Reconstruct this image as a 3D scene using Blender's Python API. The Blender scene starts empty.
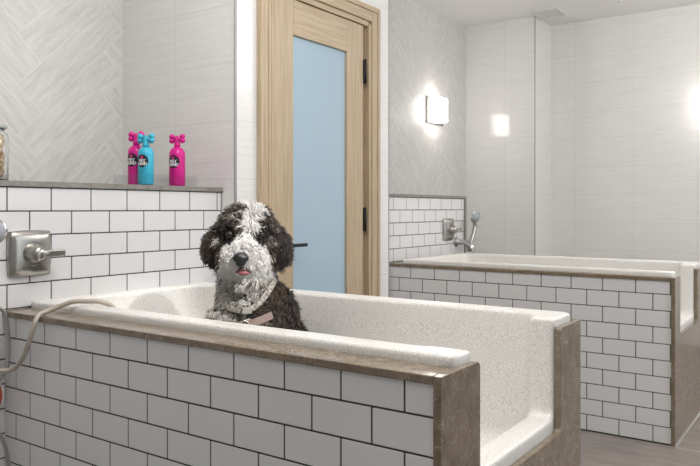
import bpy, bmesh, math, random
import numpy as np
from mathutils import Vector, Matrix
random.seed(7); rng = np.random.default_rng(7)
PI = math.pi
scene = bpy.context.scene
COL = scene.collection

# ---------------------------------------------------------------- materials
def mat(name, color, rough=0.5, metal=0.0, **kw):
    m = bpy.data.materials.new(name); m.use_nodes = True
    b = m.node_tree.nodes['Principled BSDF']
    b.inputs['Base Color'].default_value = (*color, 1)
    b.inputs['Roughness'].default_value = rough
    b.inputs['Metallic'].default_value = metal
    for k, v in kw.items():
        b.inputs[k].default_value = v
    return m

def nodes(m):
    return m.node_tree.nodes, m.node_tree.links, m.node_tree.nodes['Principled BSDF']

def ramp_between(N, L, fac, c0, c1, p0=0.3, p1=0.7):
    r = N.new('ShaderNodeValToRGB')
    r.color_ramp.elements[0].position = p0; r.color_ramp.elements[0].color = (*c0, 1)
    r.color_ramp.elements[1].position = p1; r.color_ramp.elements[1].color = (*c1, 1)
    L.new(fac, r.inputs['Fac'])
    return r.outputs['Color']

def noise_mat(name, c0, c1, scale=5.0, detail=4.0, rough=0.5, map_scale=(1, 1, 1), rot=(0, 0, 0), p=(0.3, 0.7), bump=0.0, metal=0.0, **kw):
    m = mat(name, c0, rough, metal, **kw); N, L, B = nodes(m)
    tc = N.new('ShaderNodeTexCoord'); mp = N.new('ShaderNodeMapping'); nz = N.new('ShaderNodeTexNoise')
    mp.vector_type = 'TEXTURE'
    mp.inputs['Scale'].default_value = map_scale; mp.inputs['Rotation'].default_value = rot
    nz.inputs['Scale'].default_value = scale; nz.inputs['Detail'].default_value = detail
    L.new(tc.outputs['Object'], mp.inputs['Vector']); L.new(mp.outputs['Vector'], nz.inputs['Vector'])
    L.new(ramp_between(N, L, nz.outputs['Fac'], c0, c1, *p), B.inputs['Base Color'])
    if bump:
        bp = N.new('ShaderNodeBump'); bp.inputs['Strength'].default_value = bump; bp.inputs['Distance'].default_value = 0.002
        L.new(nz.outputs['Fac'], bp.inputs['Height']); L.new(bp.outputs['Normal'], B.inputs['Normal'])
    return m

def linen_tile(name, axis, shift, rough=0.09):
    """large 0.25 x 0.5 m wall tile with fine horizontal streaks and thin joints"""
    m = mat(name, (0.7, 0.69, 0.67), rough); N, L, B = nodes(m)
    tc = N.new('ShaderNodeTexCoord'); sp = N.new('ShaderNodeSeparateXYZ'); cb = N.new('ShaderNodeCombineXYZ')
    L.new(tc.outputs['Object'], sp.inputs[0])
    ad = N.new('ShaderNodeMath'); ad.operation = 'ADD'; ad.inputs[1].default_value = shift
    L.new(sp.outputs['X' if axis == 'x' else 'Y'], ad.inputs[0])
    L.new(ad.outputs[0], cb.inputs['X'])
    az = N.new('ShaderNodeMath'); az.operation = 'ADD'; az.inputs[1].default_value = -0.006
    L.new(sp.outputs['Z'], az.inputs[0]); L.new(az.outputs[0], cb.inputs['Y'])
    br = N.new('ShaderNodeTexBrick'); br.offset = 0.0; br.squash = 1.0
    br.inputs['Scale'].default_value = 1.0; br.inputs['Brick Width'].default_value = 0.5; br.inputs['Row Height'].default_value = 0.25
    br.inputs['Mortar Size'].default_value = 0.0016; br.inputs['Mortar Smooth'].default_value = 0.3
    L.new(cb.outputs[0], br.inputs['Vector'])
    br.inputs['Color1'].default_value = (0.0, 0, 0, 1); br.inputs['Color2'].default_value = (1, 1, 1, 1); br.inputs['Mortar'].default_value = (0.5, 0.5, 0.5, 1)
    mp = N.new('ShaderNodeMapping'); mp.inputs['Scale'].default_value = (2.2, 38, 1)
    L.new(cb.outputs[0], mp.inputs['Vector'])
    nz = N.new('ShaderNodeTexNoise'); nz.inputs['Scale'].default_value = 1.6; nz.inputs['Detail'].default_value = 6; nz.inputs['Roughness'].default_value = 0.65
    L.new(mp.outputs[0], nz.inputs['Vector'])
    base = ramp_between(N, L, nz.outputs['Fac'], (0.76, 0.75, 0.735), (0.84, 0.83, 0.815), 0.3, 0.7)
    mx = N.new('ShaderNodeMix'); mx.data_type = 'RGBA'
    mx.inputs[7].default_value = (0.68, 0.67, 0.655, 1)
    L.new(br.outputs['Fac'], mx.inputs[0]); L.new(base, mx.inputs[6]); L.new(mx.outputs[2], B.inputs['Base Color'])
    return m

M = {}
M['tile'] = mat('white_glazed_tile', (0.74, 0.735, 0.735), 0.16)
M['grout'] = noise_mat('dark_grout', (0.035, 0.033, 0.032), (0.06, 0.058, 0.055), 60, rough=0.9)
M['lightgrout'] = mat('pale_grout', (0.5, 0.49, 0.47), 0.9)
M['lin_x'] = linen_tile('linen_tile_across', 'x', 0.295)
M['lin_y'] = linen_tile('linen_tile_along', 'y', 0.34, 0.24)
M['ceiling'] = mat('ceiling_paint', (0.88, 0.87, 0.86), 0.9)
M['edge'] = mat('satin_trim_metal', (0.36, 0.355, 0.35), 0.5, 0.4)
M['basin'] = None

def stone(name, dark, light, vein):
    m = mat(name, dark, 0.18, **{'Specular IOR Level': 0.5}); N, L, B = nodes(m)
    tc = N.new('ShaderNodeTexCoord')
    nz = N.new('ShaderNodeTexNoise'); nz.inputs['Scale'].default_value = 26; nz.inputs['Detail'].default_value = 7; nz.inputs['Roughness'].default_value = 0.7
    L.new(tc.outputs['Object'], nz.inputs['Vector'])
    base = ramp_between(N, L, nz.outputs['Fac'], dark, light, 0.32, 0.72)
    n2 = N.new('ShaderNodeTexNoise'); n2.inputs['Scale'].default_value = 22; n2.inputs['Detail'].default_value = 8; n2.inputs['Distortion'].default_value = 1.6
    L.new(tc.outputs['Object'], n2.inputs['Vector'])
    r = N.new('ShaderNodeValToRGB'); e = r.color_ramp.elements
    e[0].position = 0.56; e[0].color = (0, 0, 0, 1); e[1].position = 0.575; e[1].color = (0.65, 0.65, 0.65, 1)
    e2 = e.new(0.585); e2.color = (0, 0, 0, 1)
    L.new(n2.outputs['Fac'], r.inputs['Fac'])
    mx = N.new('ShaderNodeMix'); mx.data_type = 'RGBA'; mx.inputs[7].default_value = (*vein, 1)
    L.new(r.outputs['Color'], mx.inputs[0]); L.new(base, mx.inputs[6]); L.new(mx.outputs[2], B.inputs['Base Color'])
    return m
M['stone'] = stone('taupe_quartz', (0.152, 0.114, 0.076), (0.272, 0.214, 0.148), (0.52, 0.46, 0.37))
M['cap'] = noise_mat('taupe_ledge_stone', (0.20, 0.185, 0.165), (0.28, 0.265, 0.24), 45, 6, 0.35)

def speckle(name):
    m = mat(name, (0.8, 0.79, 0.77), 0.28); N, L, B = nodes(m)
    tc = N.new('ShaderNodeTexCoord')
    v = N.new('ShaderNodeTexNoise'); v.inputs['Scale'].default_value = 260; v.inputs['Detail'].default_value = 3; v.inputs['Roughness'].default_value = 0.8
    L.new(tc.outputs['Object'], v.inputs['Vector'])
    r = N.new('ShaderNodeValToRGB'); e = r.color_ramp.elements
    e[0].position = 0.33; e[0].color = (0.50, 0.455, 0.40, 1); e[1].position = 0.60; e[1].color = (0.88, 0.865, 0.84, 1)
    e2 = e.new(0.5); e2.color = (0.81, 0.79, 0.755, 1)
    L.new(v.outputs['Fac'], r.inputs['Fac']); L.new(r.outputs['Color'], B.inputs['Base Color'])
    return m
M['basin'] = speckle('speckled_cast_stone')

def herring(name, sign):
    m = mat(name, (0.6, 0.6, 0.58), 0.35); N, L, B = nodes(m)
    tc = N.new('ShaderNodeTexCoord'); mp = N.new('ShaderNodeMapping'); mp.inputs['Rotation'].default_value = (sign * PI / 4, 0, 0)
    L.new(tc.outputs['Object'], mp.inputs['Vector'])
    m2 = N.new('ShaderNodeMapping'); m2.inputs['Scale'].default_value = (1, 3.2, 26)
    L.new(mp.outputs[0], m2.inputs['Vector'])
    nz = N.new('ShaderNodeTexNoise'); nz.inputs['Scale'].default_value = 2.2; nz.inputs['Detail'].default_value = 8; nz.inputs['Roughness'].default_value = 0.68; nz.inputs['Distortion'].default_value = 0.4
    L.new(m2.outputs[0], nz.inputs['Vector'])
    c = ramp_between(N, L, nz.outputs['Fac'], (0.57, 0.555, 0.53), (0.74, 0.73, 0.71), 0.3, 0.62)
    L.new(c, B.inputs['Base Color'])
    return m
M['her_a'] = herring('grey_plank_rising', -1)
M['her_b'] = herring('grey_plank_falling', 1)

def wood(name, c0, c1, horizontal=False):
    s = (1, 0.06, 1) if horizontal else (1, 1, 0.06)
    m = mat(name, c0, 0.45); N, L, B = nodes(m)
    tc = N.new('ShaderNodeTexCoord'); mp = N.new('ShaderNodeMapping'); mp.inputs['Scale'].default_value = s
    L.new(tc.outputs['Object'], mp.inputs['Vector'])
    nz = N.new('ShaderNodeTexNoise'); nz.inputs['Scale'].default_value = 75; nz.inputs['Detail'].default_value = 5; nz.inputs['Roughness'].default_value = 0.6
    L.new(mp.outputs[0], nz.inputs['Vector'])
    L.new(ramp_between(N, L, nz.outputs['Fac'], c0, c1, 0.3, 0.7), B.inputs['Base Color'])
    return m
M['oak'] = wood('pale_oak', (0.42, 0.312, 0.195), (0.55, 0.435, 0.30))
M['oak_h'] = wood('pale_oak_rail', (0.42, 0.312, 0.195), (0.55, 0.435, 0.30), True)
M['frost'] = mat('frosted_blue_glass', (0.40, 0.53, 0.62), 0.12, **{'Specular IOR Level': 0.35})
M['black'] = mat('black_hardware', (0.012, 0.012, 0.013), 0.35, 0.4)
M['nickel'] = noise_mat('brushed_nickel', (0.40, 0.385, 0.36), (0.52, 0.50, 0.47), 30, 3, 0.3, (1, 0.05, 1), metal=1.0)
M['chrome'] = mat('chrome', (0.72, 0.72, 0.72), 0.12, 1.0)
M['beige_hose'] = mat('beige_vinyl_hose', (0.47, 0.42, 0.35), 0.35)
M['grey_hose'] = mat('grey_metal_hose', (0.45, 0.44, 0.42), 0.3, 0.8)
M['red'] = mat('coral_red_rubber', (0.55, 0.10, 0.07), 0.5)
M['white_plastic'] = mat('white_plastic', (0.8, 0.79, 0.76), 0.35)
M['spray_face'] = mat('spray_face_grey', (0.42, 0.44, 0.47), 0.4)
M['pink'] = mat('hot_pink_plastic', (0.70, 0.012, 0.27), 0.28)
M['aqua'] = mat('aqua_plastic', (0.05, 0.47, 0.66), 0.28)
M['label_black'] = mat('label_black', (0.01, 0.01, 0.012), 0.4)
M['label_white'] = mat('label_white', (0.85, 0.85, 0.85), 0.4)
M['label_pink'] = mat('label_pink', (0.80, 0.03, 0.25), 0.4)
M['print_dark_pink'] = mat('print_dark_pink', (0.36, 0.01, 0.16), 0.4)
M['print_dark_aqua'] = mat('print_dark_aqua', (0.02, 0.24, 0.36), 0.4)
M['treat_tan'] = mat('biscuit_tan', (0.66, 0.47, 0.28), 0.8)
M['treat_brown'] = mat('biscuit_brown', (0.36, 0.19, 0.10), 0.8)
M['treat_cream'] = mat('biscuit_cream', (0.80, 0.68, 0.52), 0.8)
M['jar'] = mat('clear_jar_glass', (0.97, 0.985, 0.98), 0.02, **{'Transmission Weight': 1.0, 'IOR': 1.3})
M['jar_lid'] = mat('greenish_glass_lid', (0.62, 0.68, 0.64), 0.12, **{'Transmission Weight': 0.45})
def acrylic():
    m = bpy.data.materials.new('clear_acrylic'); m.use_nodes = True; N = m.node_tree.nodes; L = m.node_tree.links
    N.remove(N['Principled BSDF'])
    t = N.new('ShaderNodeBsdfTransparent'); t.inputs[0].default_value = (0.96, 0.97, 0.97, 1)
    g = N.new('ShaderNodeBsdfGlossy'); g.inputs['Roughness'].default_value = 0.05
    x = N.new('ShaderNodeMixShader'); lw = N.new('ShaderNodeLayerWeight'); lw.inputs[0].default_value = 0.5
    pw = N.new('ShaderNodeMath'); pw.operation = 'POWER'; pw.inputs[1].default_value = 4; ml = N.new('ShaderNodeMath'); ml.operation = 'MULTIPLY_ADD'; ml.inputs[1].default_value = 0.5; ml.inputs[2].default_value = 0.015
    L.new(lw.outputs['Facing'], pw.inputs[0]); L.new(pw.outputs[0], ml.inputs[0]); L.new(ml.outputs[0], x.inputs[0]); L.new(t.outputs[0], x.inputs[1]); L.new(g.outputs[0], x.inputs[2])
    L.new(x.outputs[0], N['Material Output'].inputs[0]); return m
M['acrylic'] = acrylic()
M['shade'] = mat('glowing_opal_shade', (0.9, 0.9, 0.88), 0.4)
_b = M['shade'].node_tree.nodes['Principled BSDF']; _b.inputs['Emission Color'].default_value = (1, 0.96, 0.90, 1); _b.inputs['Emission Strength'].default_value = 10.0
M['vent'] = mat('vent_grey', (0.78, 0.77, 0.76), 0.6)
M['fur_black'] = mat('black_fur', (0.017, 0.014, 0.013), 0.55)
M['fur_brown'] = mat('dark_brown_fur', (0.060, 0.043, 0.034), 0.55)
M['fur_tan'] = mat('tan_fur', (0.24, 0.155, 0.095), 0.6)
M['fur_white'] = mat('white_fur', (0.95, 0.935, 0.92), 0.8)
M['fur_grey'] = mat('greyish_white_fur', (0.64, 0.585, 0.53), 0.8)
for k in ('fur_white', 'fur_grey', 'fur_tan'):
    N, L, B = nodes(M[k]); tr = N.new('ShaderNodeBsdfTranslucent'); mx = N.new('ShaderNodeMixShader'); mx.inputs[0].default_value = 0.5
    tr.inputs[0].default_value = B.inputs['Base Color'].default_value; L.new(B.outputs[0], mx.inputs[1]); L.new(tr.outputs[0], mx.inputs[2]); L.new(mx.outputs[0], N['Material Output'].inputs[0])
M['nose'] = mat('black_nose', (0.006, 0.006, 0.007), 0.45)
M['eye'] = mat('dark_eye', (0.012, 0.008, 0.006), 0.05)
M['tongue'] = mat('pink_tongue', (0.24, 0.075, 0.08), 0.5)
M['mouth'] = mat('dark_mouth', (0.05, 0.02, 0.02), 0.6)
M['strap'] = mat('dusty_rose_webbing', (0.155, 0.108, 0.092), 0.7)
def plaid():
    m = mat('pale_plaid_webbing', (0.5, 0.48, 0.45), 0.8); N, L, B = nodes(m)
    tc = N.new('ShaderNodeTexCoord'); ck = N.new('ShaderNodeTexChecker'); ck.inputs['Scale'].default_value = 85
    ck.inputs[1].default_value = (0.27, 0.25, 0.22, 1); ck.inputs[2].default_value = (0.12, 0.105, 0.09, 1)
    L.new(tc.outputs['Object'], ck.inputs[0]); L.new(ck.outputs[0], B.inputs['Base Color']); return m
M['plaid'] = plaid()

def floor_mat():
    m = mat('taupe_floor_tile', (0.3, 0.26, 0.23), 0.22); N, L, B = nodes(m)
    tc = N.new('ShaderNodeTexCoord'); mp = N.new('ShaderNodeMapping'); mp.inputs['Location'].default_value = (-0.95, -0.020, 0)
    L.new(tc.outputs['Object'], mp.inputs['Vector'])
    br = N.new('ShaderNodeTexBrick'); br.offset = 0.0
    br.inputs['Scale'].default_value = 1; br.inputs['Brick Width'].default_value = 1.2; br.inputs['Row Height'].default_value = 0.6; br.inputs['Mortar Size'].default_value = 0.003
    L.new(mp.outputs[0], br.inputs['Vector'])
    nz = N.new('ShaderNodeTexNoise'); nz.inputs['Scale'].default_value = 5; nz.inputs['Detail'].default_value = 7; nz.inputs['Roughness'].default_value = 0.65
    mq = N.new('ShaderNodeMapping'); mq.inputs['Scale'].default_value = (0.8, 3, 1); L.new(tc.outputs['Object'], mq.inputs['Vector']); L.new(mq.outputs[0], nz.inputs['Vector'])
    base = ramp_between(N, L, nz.outputs['Fac'], (0.195, 0.165, 0.145), (0.29, 0.25, 0.225), 0.3, 0.7)
    mx = N.new('ShaderNodeMix'); mx.data_type = 'RGBA'; mx.inputs[7].default_value = (0.50, 0.47, 0.44, 1)
    L.new(br.outputs['Fac'], mx.inputs[0]); L.new(base, mx.inputs[6]); L.new(mx.outputs[2], B.inputs['Base Color'])
    return m
M['floor'] = floor_mat()

# ---------------------------------------------------------------- mesh helpers
def link(name, me, mats, parent=None, smooth=False):
    o = bpy.data.objects.new(name, me); COL.objects.link(o)
    for m in (mats if isinstance(mats, (list, tuple)) else [mats]): me.materials.append(m)
    if smooth:
        for p in me.polygons: p.use_smooth = True
    if parent: o.parent = parent
    return o

def from_bm(name, bm, mats, parent=None, smooth=False):
    me = bpy.data.meshes.new(name); bm.normal_update(); bm.to_mesh(me); bm.free()
    return link(name, me, mats, parent, smooth)

def box(bm, lo, hi, bevel=0.0, seg=2, mi=0, mtx=None):
    r = bmesh.ops.create_cube(bm, size=1.0); vs = r['verts']
    for v in vs:
        v.co = Vector([lo[i] + (v.co[i] + 0.5) * (hi[i] - lo[i]) for i in range(3)])
    fs = set(f for v in vs for f in v.link_faces)
    if bevel:
        es = list(set(e for v in vs for e in v.link_edges))
        g = bmesh.ops.bevel(bm, geom=es, offset=bevel, segments=seg, affect='EDGES', profile=0.5)
        fs = set(g['faces']) | set(f for f in fs if f.is_valid)
        vs = list(set(v for f in fs for v in f.verts))
    for f in fs: f.material_index = mi
    if mtx is not None:
        bmesh.ops.transform(bm, matrix=mtx, verts=list(vs))
    return list(vs)

def quadbox(bm, lo, hi, mi=0):
    return box(bm, lo, hi, 0, 1, mi)

def ell(bm, c, r, mtx=None, mi=0, seg=20, ring=14):
    g = bmesh.ops.create_uvsphere(bm, u_segments=seg, v_segments=ring, radius=1.0)
    R = Matrix.Translation(Vector(c)) @ (mtx if mtx is not None else Matrix.Identity(4)) @ Matrix.Diagonal((*r, 1))
    bmesh.ops.transform(bm, matrix=R, verts=g['verts'])
    for v in g['verts']:
        for f in v.link_faces: f.material_index = mi
    return g['verts']

def catmull(pts, n=8):
    P = [Vector(p) for p in pts]; P = [P[0] * 2 - P[1]] + P + [P[-1] * 2 - P[-2]]; out = []
    for i in range(1, len(P) - 2):
        for k in range(n):
            t = k / n; a, b, c, d = P[i - 1:i + 3]
            out.append(0.5 * ((2 * b) + (c - a) * t + (2 * a - 5 * b + 4 * c - d) * t * t + (3 * b - a - 3 * c + d) * t ** 3))
    out.append(P[-2]); return out

def sweep(bm, path, rad, sides=10, mi=0, flat=None, cap=True, up=None):
    """tube along path; rad scalar or list; flat=(a,b) scales the section along frame axes"""
    path = [Vector(p) for p in path]; n = len(path)
    rads = rad if isinstance(rad, (list, tuple)) else [rad] * n
    t0 = (path[1] - path[0]).normalized()
    ref = Vector(up) if up else (Vector((0, 0, 1)) if abs(t0.z) < 0.9 else Vector((1, 0, 0)))
    rings = []
    for i in range(n):
        t = (path[min(i + 1, n - 1)] - path[max(i - 1, 0)]).normalized()
        x = (ref - t * ref.dot(t)).normalized(); y = t.cross(x)
        if not up: ref = x
        fa, fb = flat if flat else (1, 1)
        rings.append([bm.verts.new(path[i] + (x * math.cos(a) * fa + y * math.sin(a) * fb) * rads[i]) for a in [2 * PI * k / sides for k in range(sides)]])
    for i in range(n - 1):
        for k in range(sides):
            f = bm.faces.new((rings[i][k], rings[i][(k + 1) % sides], rings[i + 1][(k + 1) % sides], rings[i + 1][k])); f.material_index = mi; f.smooth = True
    if cap:
        f = bm.faces.new(list(reversed(rings[0]))); f.material_index = mi
        f = bm.faces.new(rings[-1]); f.material_index = mi

def lathe(bm, prof, origin=(0, 0, 0), axis=(0, 0, 1), sides=28, mi=0, closed=False):
    """profile of (r, h) revolved about axis"""
    A = Vector(axis).normalized(); X = A.orthogonal().normalized(); Y = A.cross(X); O = Vector(origin); rings = []
    for r, h in prof:
        if r < 1e-6: rings.append([bm.verts.new(O + A * h)])
        else: rings.append([bm.verts.new(O + A * h + (X * math.cos(2 * PI * k / sides) + Y * math.sin(2 * PI * k / sides)) * r) for k in range(sides)])
    for a, b in zip(rings[:-1], rings[1:]):
        for k in range(sides):
            q = [a[k % len(a)], a[(k + 1) % len(a)], b[(k + 1) % len(b)], b[k % len(b)]]
            q = list(dict.fromkeys(q))
            if len(q) > 2:
                f = bm.faces.new(q); f.material_index = mi; f.smooth = True

def tag(o, label=None, cat=None, group=None, kind=None):
    if label: o['label'] = label
    if cat: o['category'] = cat
    if group: o['group'] = group
    if kind: o['kind'] = kind
    return o

def thing(name, loc, label, cat, group=None, rot=(0, 0, 0)):
    o = bpy.data.objects.new(name, None); COL.objects.link(o); o.location = loc; o.rotation_euler = rot; o.empty_display_size = 0.1
    return tag(o, label, cat, group)

def evaluate(o):
    """apply an object's modifiers and return its mesh"""
    bpy.context.view_layer.update()
    dg = bpy.context.evaluated_depsgraph_get()
    me = bpy.data.meshes.new_from_object(o.evaluated_get(dg))
    return me

def shift(o, d):
    me = o.data; me.transform(Matrix.Translation(Vector(d)))

def center_on(parent):
    """children meshes were built in world space: move them into the parent's frame"""
    bpy.context.view_layer.update()
    inv = parent.matrix_world.inverted()
    def rec(p):
        for c in p.children:
            if c.type == 'MESH': c.data.transform(inv)
            rec(c)
    rec(parent)

# ---------------------------------------------------------------- subway tile faces
PV, PH, GR = 0.0792, 0.1572, 0.0042
def subway(bm, plane, a0, a1, z0, z1, joint, zline, odd_above=True, out=1):
    """tiles on plane 'y' (running along x, facing -y at y=0) or 'x' (running along y, facing +x at x=0).
    zline: a row line; the row just above it has joints at joint + k*PH, rows alternate."""
    def put(u0, u1, w0, w1):
        if u1 - u0 < 0.006 or w1 - w0 < 0.006: return
        d = 0.006
        if plane == 'y': box(bm, (u0, -0.002, w0), (u1, d, w1), 0.0014, 2, 0)
        else: box(bm, (-d, u0, w0), (0.002, u1, w1), 0.0014, 2, 0)
    r0 = int(math.floor((z0 - zline) / PV)); r1 = int(math.ceil((z1 - zline) / PV))
    for r in range(r0, r1):
        w0 = max(z0, zline + r * PV + GR / 2); w1 = min(z1, zline + (r + 1) * PV - GR / 2)
        off = joint + (0 if r % 2 == 0 else PH / 2)
        k0 = int(math.floor((a0 - off) / PH)); k1 = int(math.ceil((a1 - off) / PH))
        for k in range(k0, k1):
            put(max(a0, off + k * PH + GR / 2), min(a1, off + (k + 1) * PH - GR / 2), w0, w1)
    if plane == 'y': quadbox(bm, (a0, -0.0005, z0), (a1, 0.012, z1), 1)
    else: quadbox(bm, (-0.03, a0, z0), (0.0005, a1, z1), 1)

# ---------------------------------------------------------------- the room shell
CEIL = 2.81
def struct(name, bm, mats, smooth=False):
    return tag(from_bm(name, bm, mats, None, smooth), kind='structure')

bm = bmesh.new(); quadbox(bm, (-0.75, -2.6, -0.05), (4.6, 5.35, 0.0)); struct('floor', bm, M['floor'])
bm = bmesh.new(); quadbox(bm, (-0.75, -2.6, CEIL), (4.6, 5.35, CEIL + 0.05)); struct('ceiling', bm, M['ceiling'])
XW = -0.67
# herringbone wall
def herringbone():
    bm = bmesh.new(); w, n = 0.154, 4; g = 0.0013; s = 1 / math.sqrt(2)
    ay, az = 0.545, 1.765
    Y0, Y1, Z0, Z1 = -2.6, 4.86, 0.0, CEIL
    def P(gx, gy): return (ay + (gx - gy) * w * s, az + (gx + gy) * w * s)
    def plank(x0, y0, x1, y1, mi):
        e = g / w
        pts = [P(x0 + e, y0 + e), P(x1 - e, y0 + e), P(x1 - e, y1 - e), P(x0 + e, y1 - e)]
        ys = [p[0] for p in pts]; zs = [p[1] for p in pts]
        if max(ys) < Y0 or min(ys) > Y1 or max(zs) < Z0 or min(zs) > Z1: return
        poly = pts
        for ax, lim, sg in ((0, Y0, 1), (0, Y1, -1), (1, Z0, 1), (1, Z1, -1)):
            out = []
            for i in range(len(poly)):
                a, b = poly[i], poly[(i + 1) % len(poly)]
                da, db = (a[ax] - lim) * sg, (b[ax] - lim) * sg
                if da >= 0: out.append(a)
                if da * db < 0:
                    t = da / (da - db); out.append((a[0] + (b[0] - a[0]) * t, a[1] + (b[1] - a[1]) * t))
            poly = out
            if len(poly) < 3: return
        f = bm.faces.new([bm.verts.new((XW + 0.0004, y, z)) for y, z in poly]); f.material_index = mi
    for a in range(-60, 60):
        for m in range(-6, 7):
            x0 = a + 2 * n * m
            plank(x0, a, x0 + n, a + 1, 0)
            y0 = a + 1 + 2 * n * m
            plank(a, y0, a + 1, y0 + n, 1)
    quadbox(bm, (XW - 0.06, Y0, Z0), (XW, Y1, Z1), 2)
    for f in bm.faces:
        f.normal_update()
        if f.material_index < 2 and f.normal.x < 0: f.normal_flip()
    return bm
M['hgrout'] = mat('white_joint', (0.80, 0.795, 0.78), 0.8)
struct('wall_left', herringbone(), [M['her_a'], M['her_b'], M['hgrout']])

XD = 0.079                       # door wall plane
# partition block with the door opening
bm = bmesh.new()
DY0, DY1, DZ = 1.205, 2.030, 2.135
quadbox(bm, (XW, 0.98, 0), (XD, DY0, CEIL)); quadbox(bm, (XW, DY1, 0), (XD, 2.235, CEIL)); quadbox(bm, (XW, DY0, DZ), (XD, DY1, CEIL)); quadbox(bm, (XW, DY0, 0), (XD - 0.16, DY1, DZ))
bm.normal_update()
for f in bm.faces: f.material_index = 0 if abs(f.normal.y) > 0.5 else 1
struct('wall_partition', bm, [M['lin_x'], M['lin_y']])
bm = bmesh.new(); box(bm, (XD - 0.004, 0.975, 0), (XD + 0.003, 0.988, CEIL), 0.001, 1); struct('trim_1', bm, M['edge'])
bm = bmesh.new(); box(bm, (XD - 0.004, 2.229, 0), (XD + 0.002, 2.238, CEIL), 0.001, 1); struct('trim_2', bm, M['edge'])
# far column and back wall
bm = bmesh.new(); quadbox(bm, (XW, 4.83, 0), (-0.015, 5.27, CEIL)); bm.normal_update()
for f in bm.faces: f.material_index = 0 if abs(f.normal.y) > 0.5 else 1
struct('wall_column', bm, [M['lin_x'], M['lin_y']])
bm = bmesh.new(); box(bm, (-0.018, 4.826, 0), (-0.011, 4.834, CEIL), 0.001, 1); struct('trim_3', bm, M['edge'])
bm = bmesh.new(); quadbox(bm, (-0.75, 5.25, 0), (4.6, 5.35, CEIL)); struct('wall_back', bm, M['lin_x'])

bm = bmesh.new(); quadbox(bm, (1.5455, 2.43, 0), (1.551, 3.31, 0.004)); struct('trim_4', bm, M['lightgrout'])

# low tiled ledge walls with stone caps
def ledge(name, y0, y1, joint, xback, right_trim, xs=0.0):
    bm = bmesh.new(); ztop = 1.199
    yt = y1 - (0.032 if right_trim else 0.008)
    subway(bm, 'x', y0, yt, 0.0, ztop, joint, 1.119)
    quadbox(bm, (xback, y0, 0), (-0.028, y1 - 0.0005, ztop), 2)
    w = struct(name, bm, [M['tile'], M['grout'], M['lightgrout']])
    bm = bmesh.new(); box(bm, (xback, y0, ztop + 0.0005), (0.009, y1, 1.2185), 0.0015, 2)
    c = from_bm('ledge_cap', bm, M['cap'], w)
    if right_trim:
        bm = bmesh.new(); box(bm, (xback, yt + 0.001, 0), (0.009, y1, ztop), 0.0015, 2); from_bm('end_trim', bm, M['cap'], w)
    else:
        bm = bmesh.new(); box(bm, (-0.004, yt + 0.001, 0), (0.003, y1 - 0.0005, ztop), 0.001, 1); from_bm('end_trim', bm, M['edge'], w)
    for o_ in [w] + list(w.children): o_.data.transform(Matrix.Translation((xs, 0, 0)))
    return w
ledge('wall_ledge', -1.25, 0.979, 0.0063, XW + 0.003, False)
ledge('wall_ledge_far', 2.24, 3.521, 2.505, -0.13, True, -0.055)

# ---------------------------------------------------------------- door
door = thing('door_1', (XD, 1.6, 0), 'pale oak door with one tall frosted blue glass panel', 'door'); door['kind'] = 'structure'
LX = XD + 0.004                   # leaf front face
LY0, LY1, LZ1 = 1.224, 1.962, 2.112
GY0, GY1, GZ0, GZ1 = 1.368, 1.812, 0.25, 1.946
def prt(name, lo, hi, m, parent, bevel=0.002):
    bm = bmesh.new(); box(bm, lo, hi, bevel, 2); return from_bm(name, bm, m, parent)
prt('stile', (LX - 0.04, LY0, 0.008), (LX, GY0, LZ1), M['oak'], door)
prt('stile', (LX - 0.04, GY1, 0.008), (LX, LY1, LZ1), M['oak'], door)
prt('rail', (LX - 0.04, GY0, GZ1), (LX, GY1, LZ1), M['oak_h'], door)
prt('rail', (LX - 0.04, GY0, 0.008), (LX, GY1, GZ0), M['oak_h'], door)
prt('glass_panel', (LX - 0.026, GY0, GZ0), (LX - 0.014, GY1, GZ1), M['frost'], door, 0.0)
# casing and jamb: a stepped frame
def frame_piece(name, lo, hi, m): return prt(name, lo, hi, m, door, 0.003)
CX = XD + 0.022
bm = bmesh.new()   # left casing: back band, flat, inner step
box(bm, (XD, 1.114, 0), (CX + 0.006, 1.138, 2.228), 0.003, 2); box(bm, (XD, 1.1415, 0), (CX + 0.002, 1.168, 2.2), 0.004, 2); box(bm, (XD, 1.171, 0), (CX + 0.002, 1.188, 2.2), 0.004, 2); box(bm, (XD, 1.1905, 0), (CX + 0.001, 1.205, 2.2), 0.003, 2); box(bm, (XD - 0.05, 1.205, 0), (CX - 0.010, 1.221, 2.13), 0.003, 2)
from_bm('side_casing', bm, M['oak'], door)
bm = bmesh.new()
box(bm, (XD, 2.078, 0), (CX + 0.006, 2.102, 2.228), 0.003, 2); box(bm, (XD, 2.028, 0), (CX, 2.078, 2.2), 0.003, 2); box(bm, (XD - 0.05, 1.985, 0), (XD - 0.022, 2.028, 2.13), 0.002, 2); box(bm, (XD - 0.03, 2.006, 0), (CX - 0.008, 2.028, 2.13), 0.002, 2)
from_bm('side_casing', bm, M['oak'], door)
bm = bmesh.new()
box(bm, (XD, 1.1385, 2.2), (CX + 0.006, 2.0775, 2.228), 0.003, 2); box(bm, (XD, 1.2055, 2.145), (CX, 2.0275, 2.2), 0.003, 2); box(bm, (XD - 0.05, 1.2215, 2.117), (CX - 0.012, 2.005, 2.145), 0.002, 2)
from_bm('head_casing', bm, M['oak_h'], door)
for z in (1.805, 1.007, 0.21):
    bm = bmesh.new(); box(bm, (XD - 0.02, 1.9625, z), (XD + 0.012, 1.978, z + 0.124), 0.003, 2)
    lathe(bm, [(0, 0), (0.007, 0), (0.007, 0.13), (0, 0.13)], (XD + 0.012, 1.972, z - 0.003), sides=12)
    from_bm('hinge', bm, M['black'], door)
bm = bmesh.new()
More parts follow.
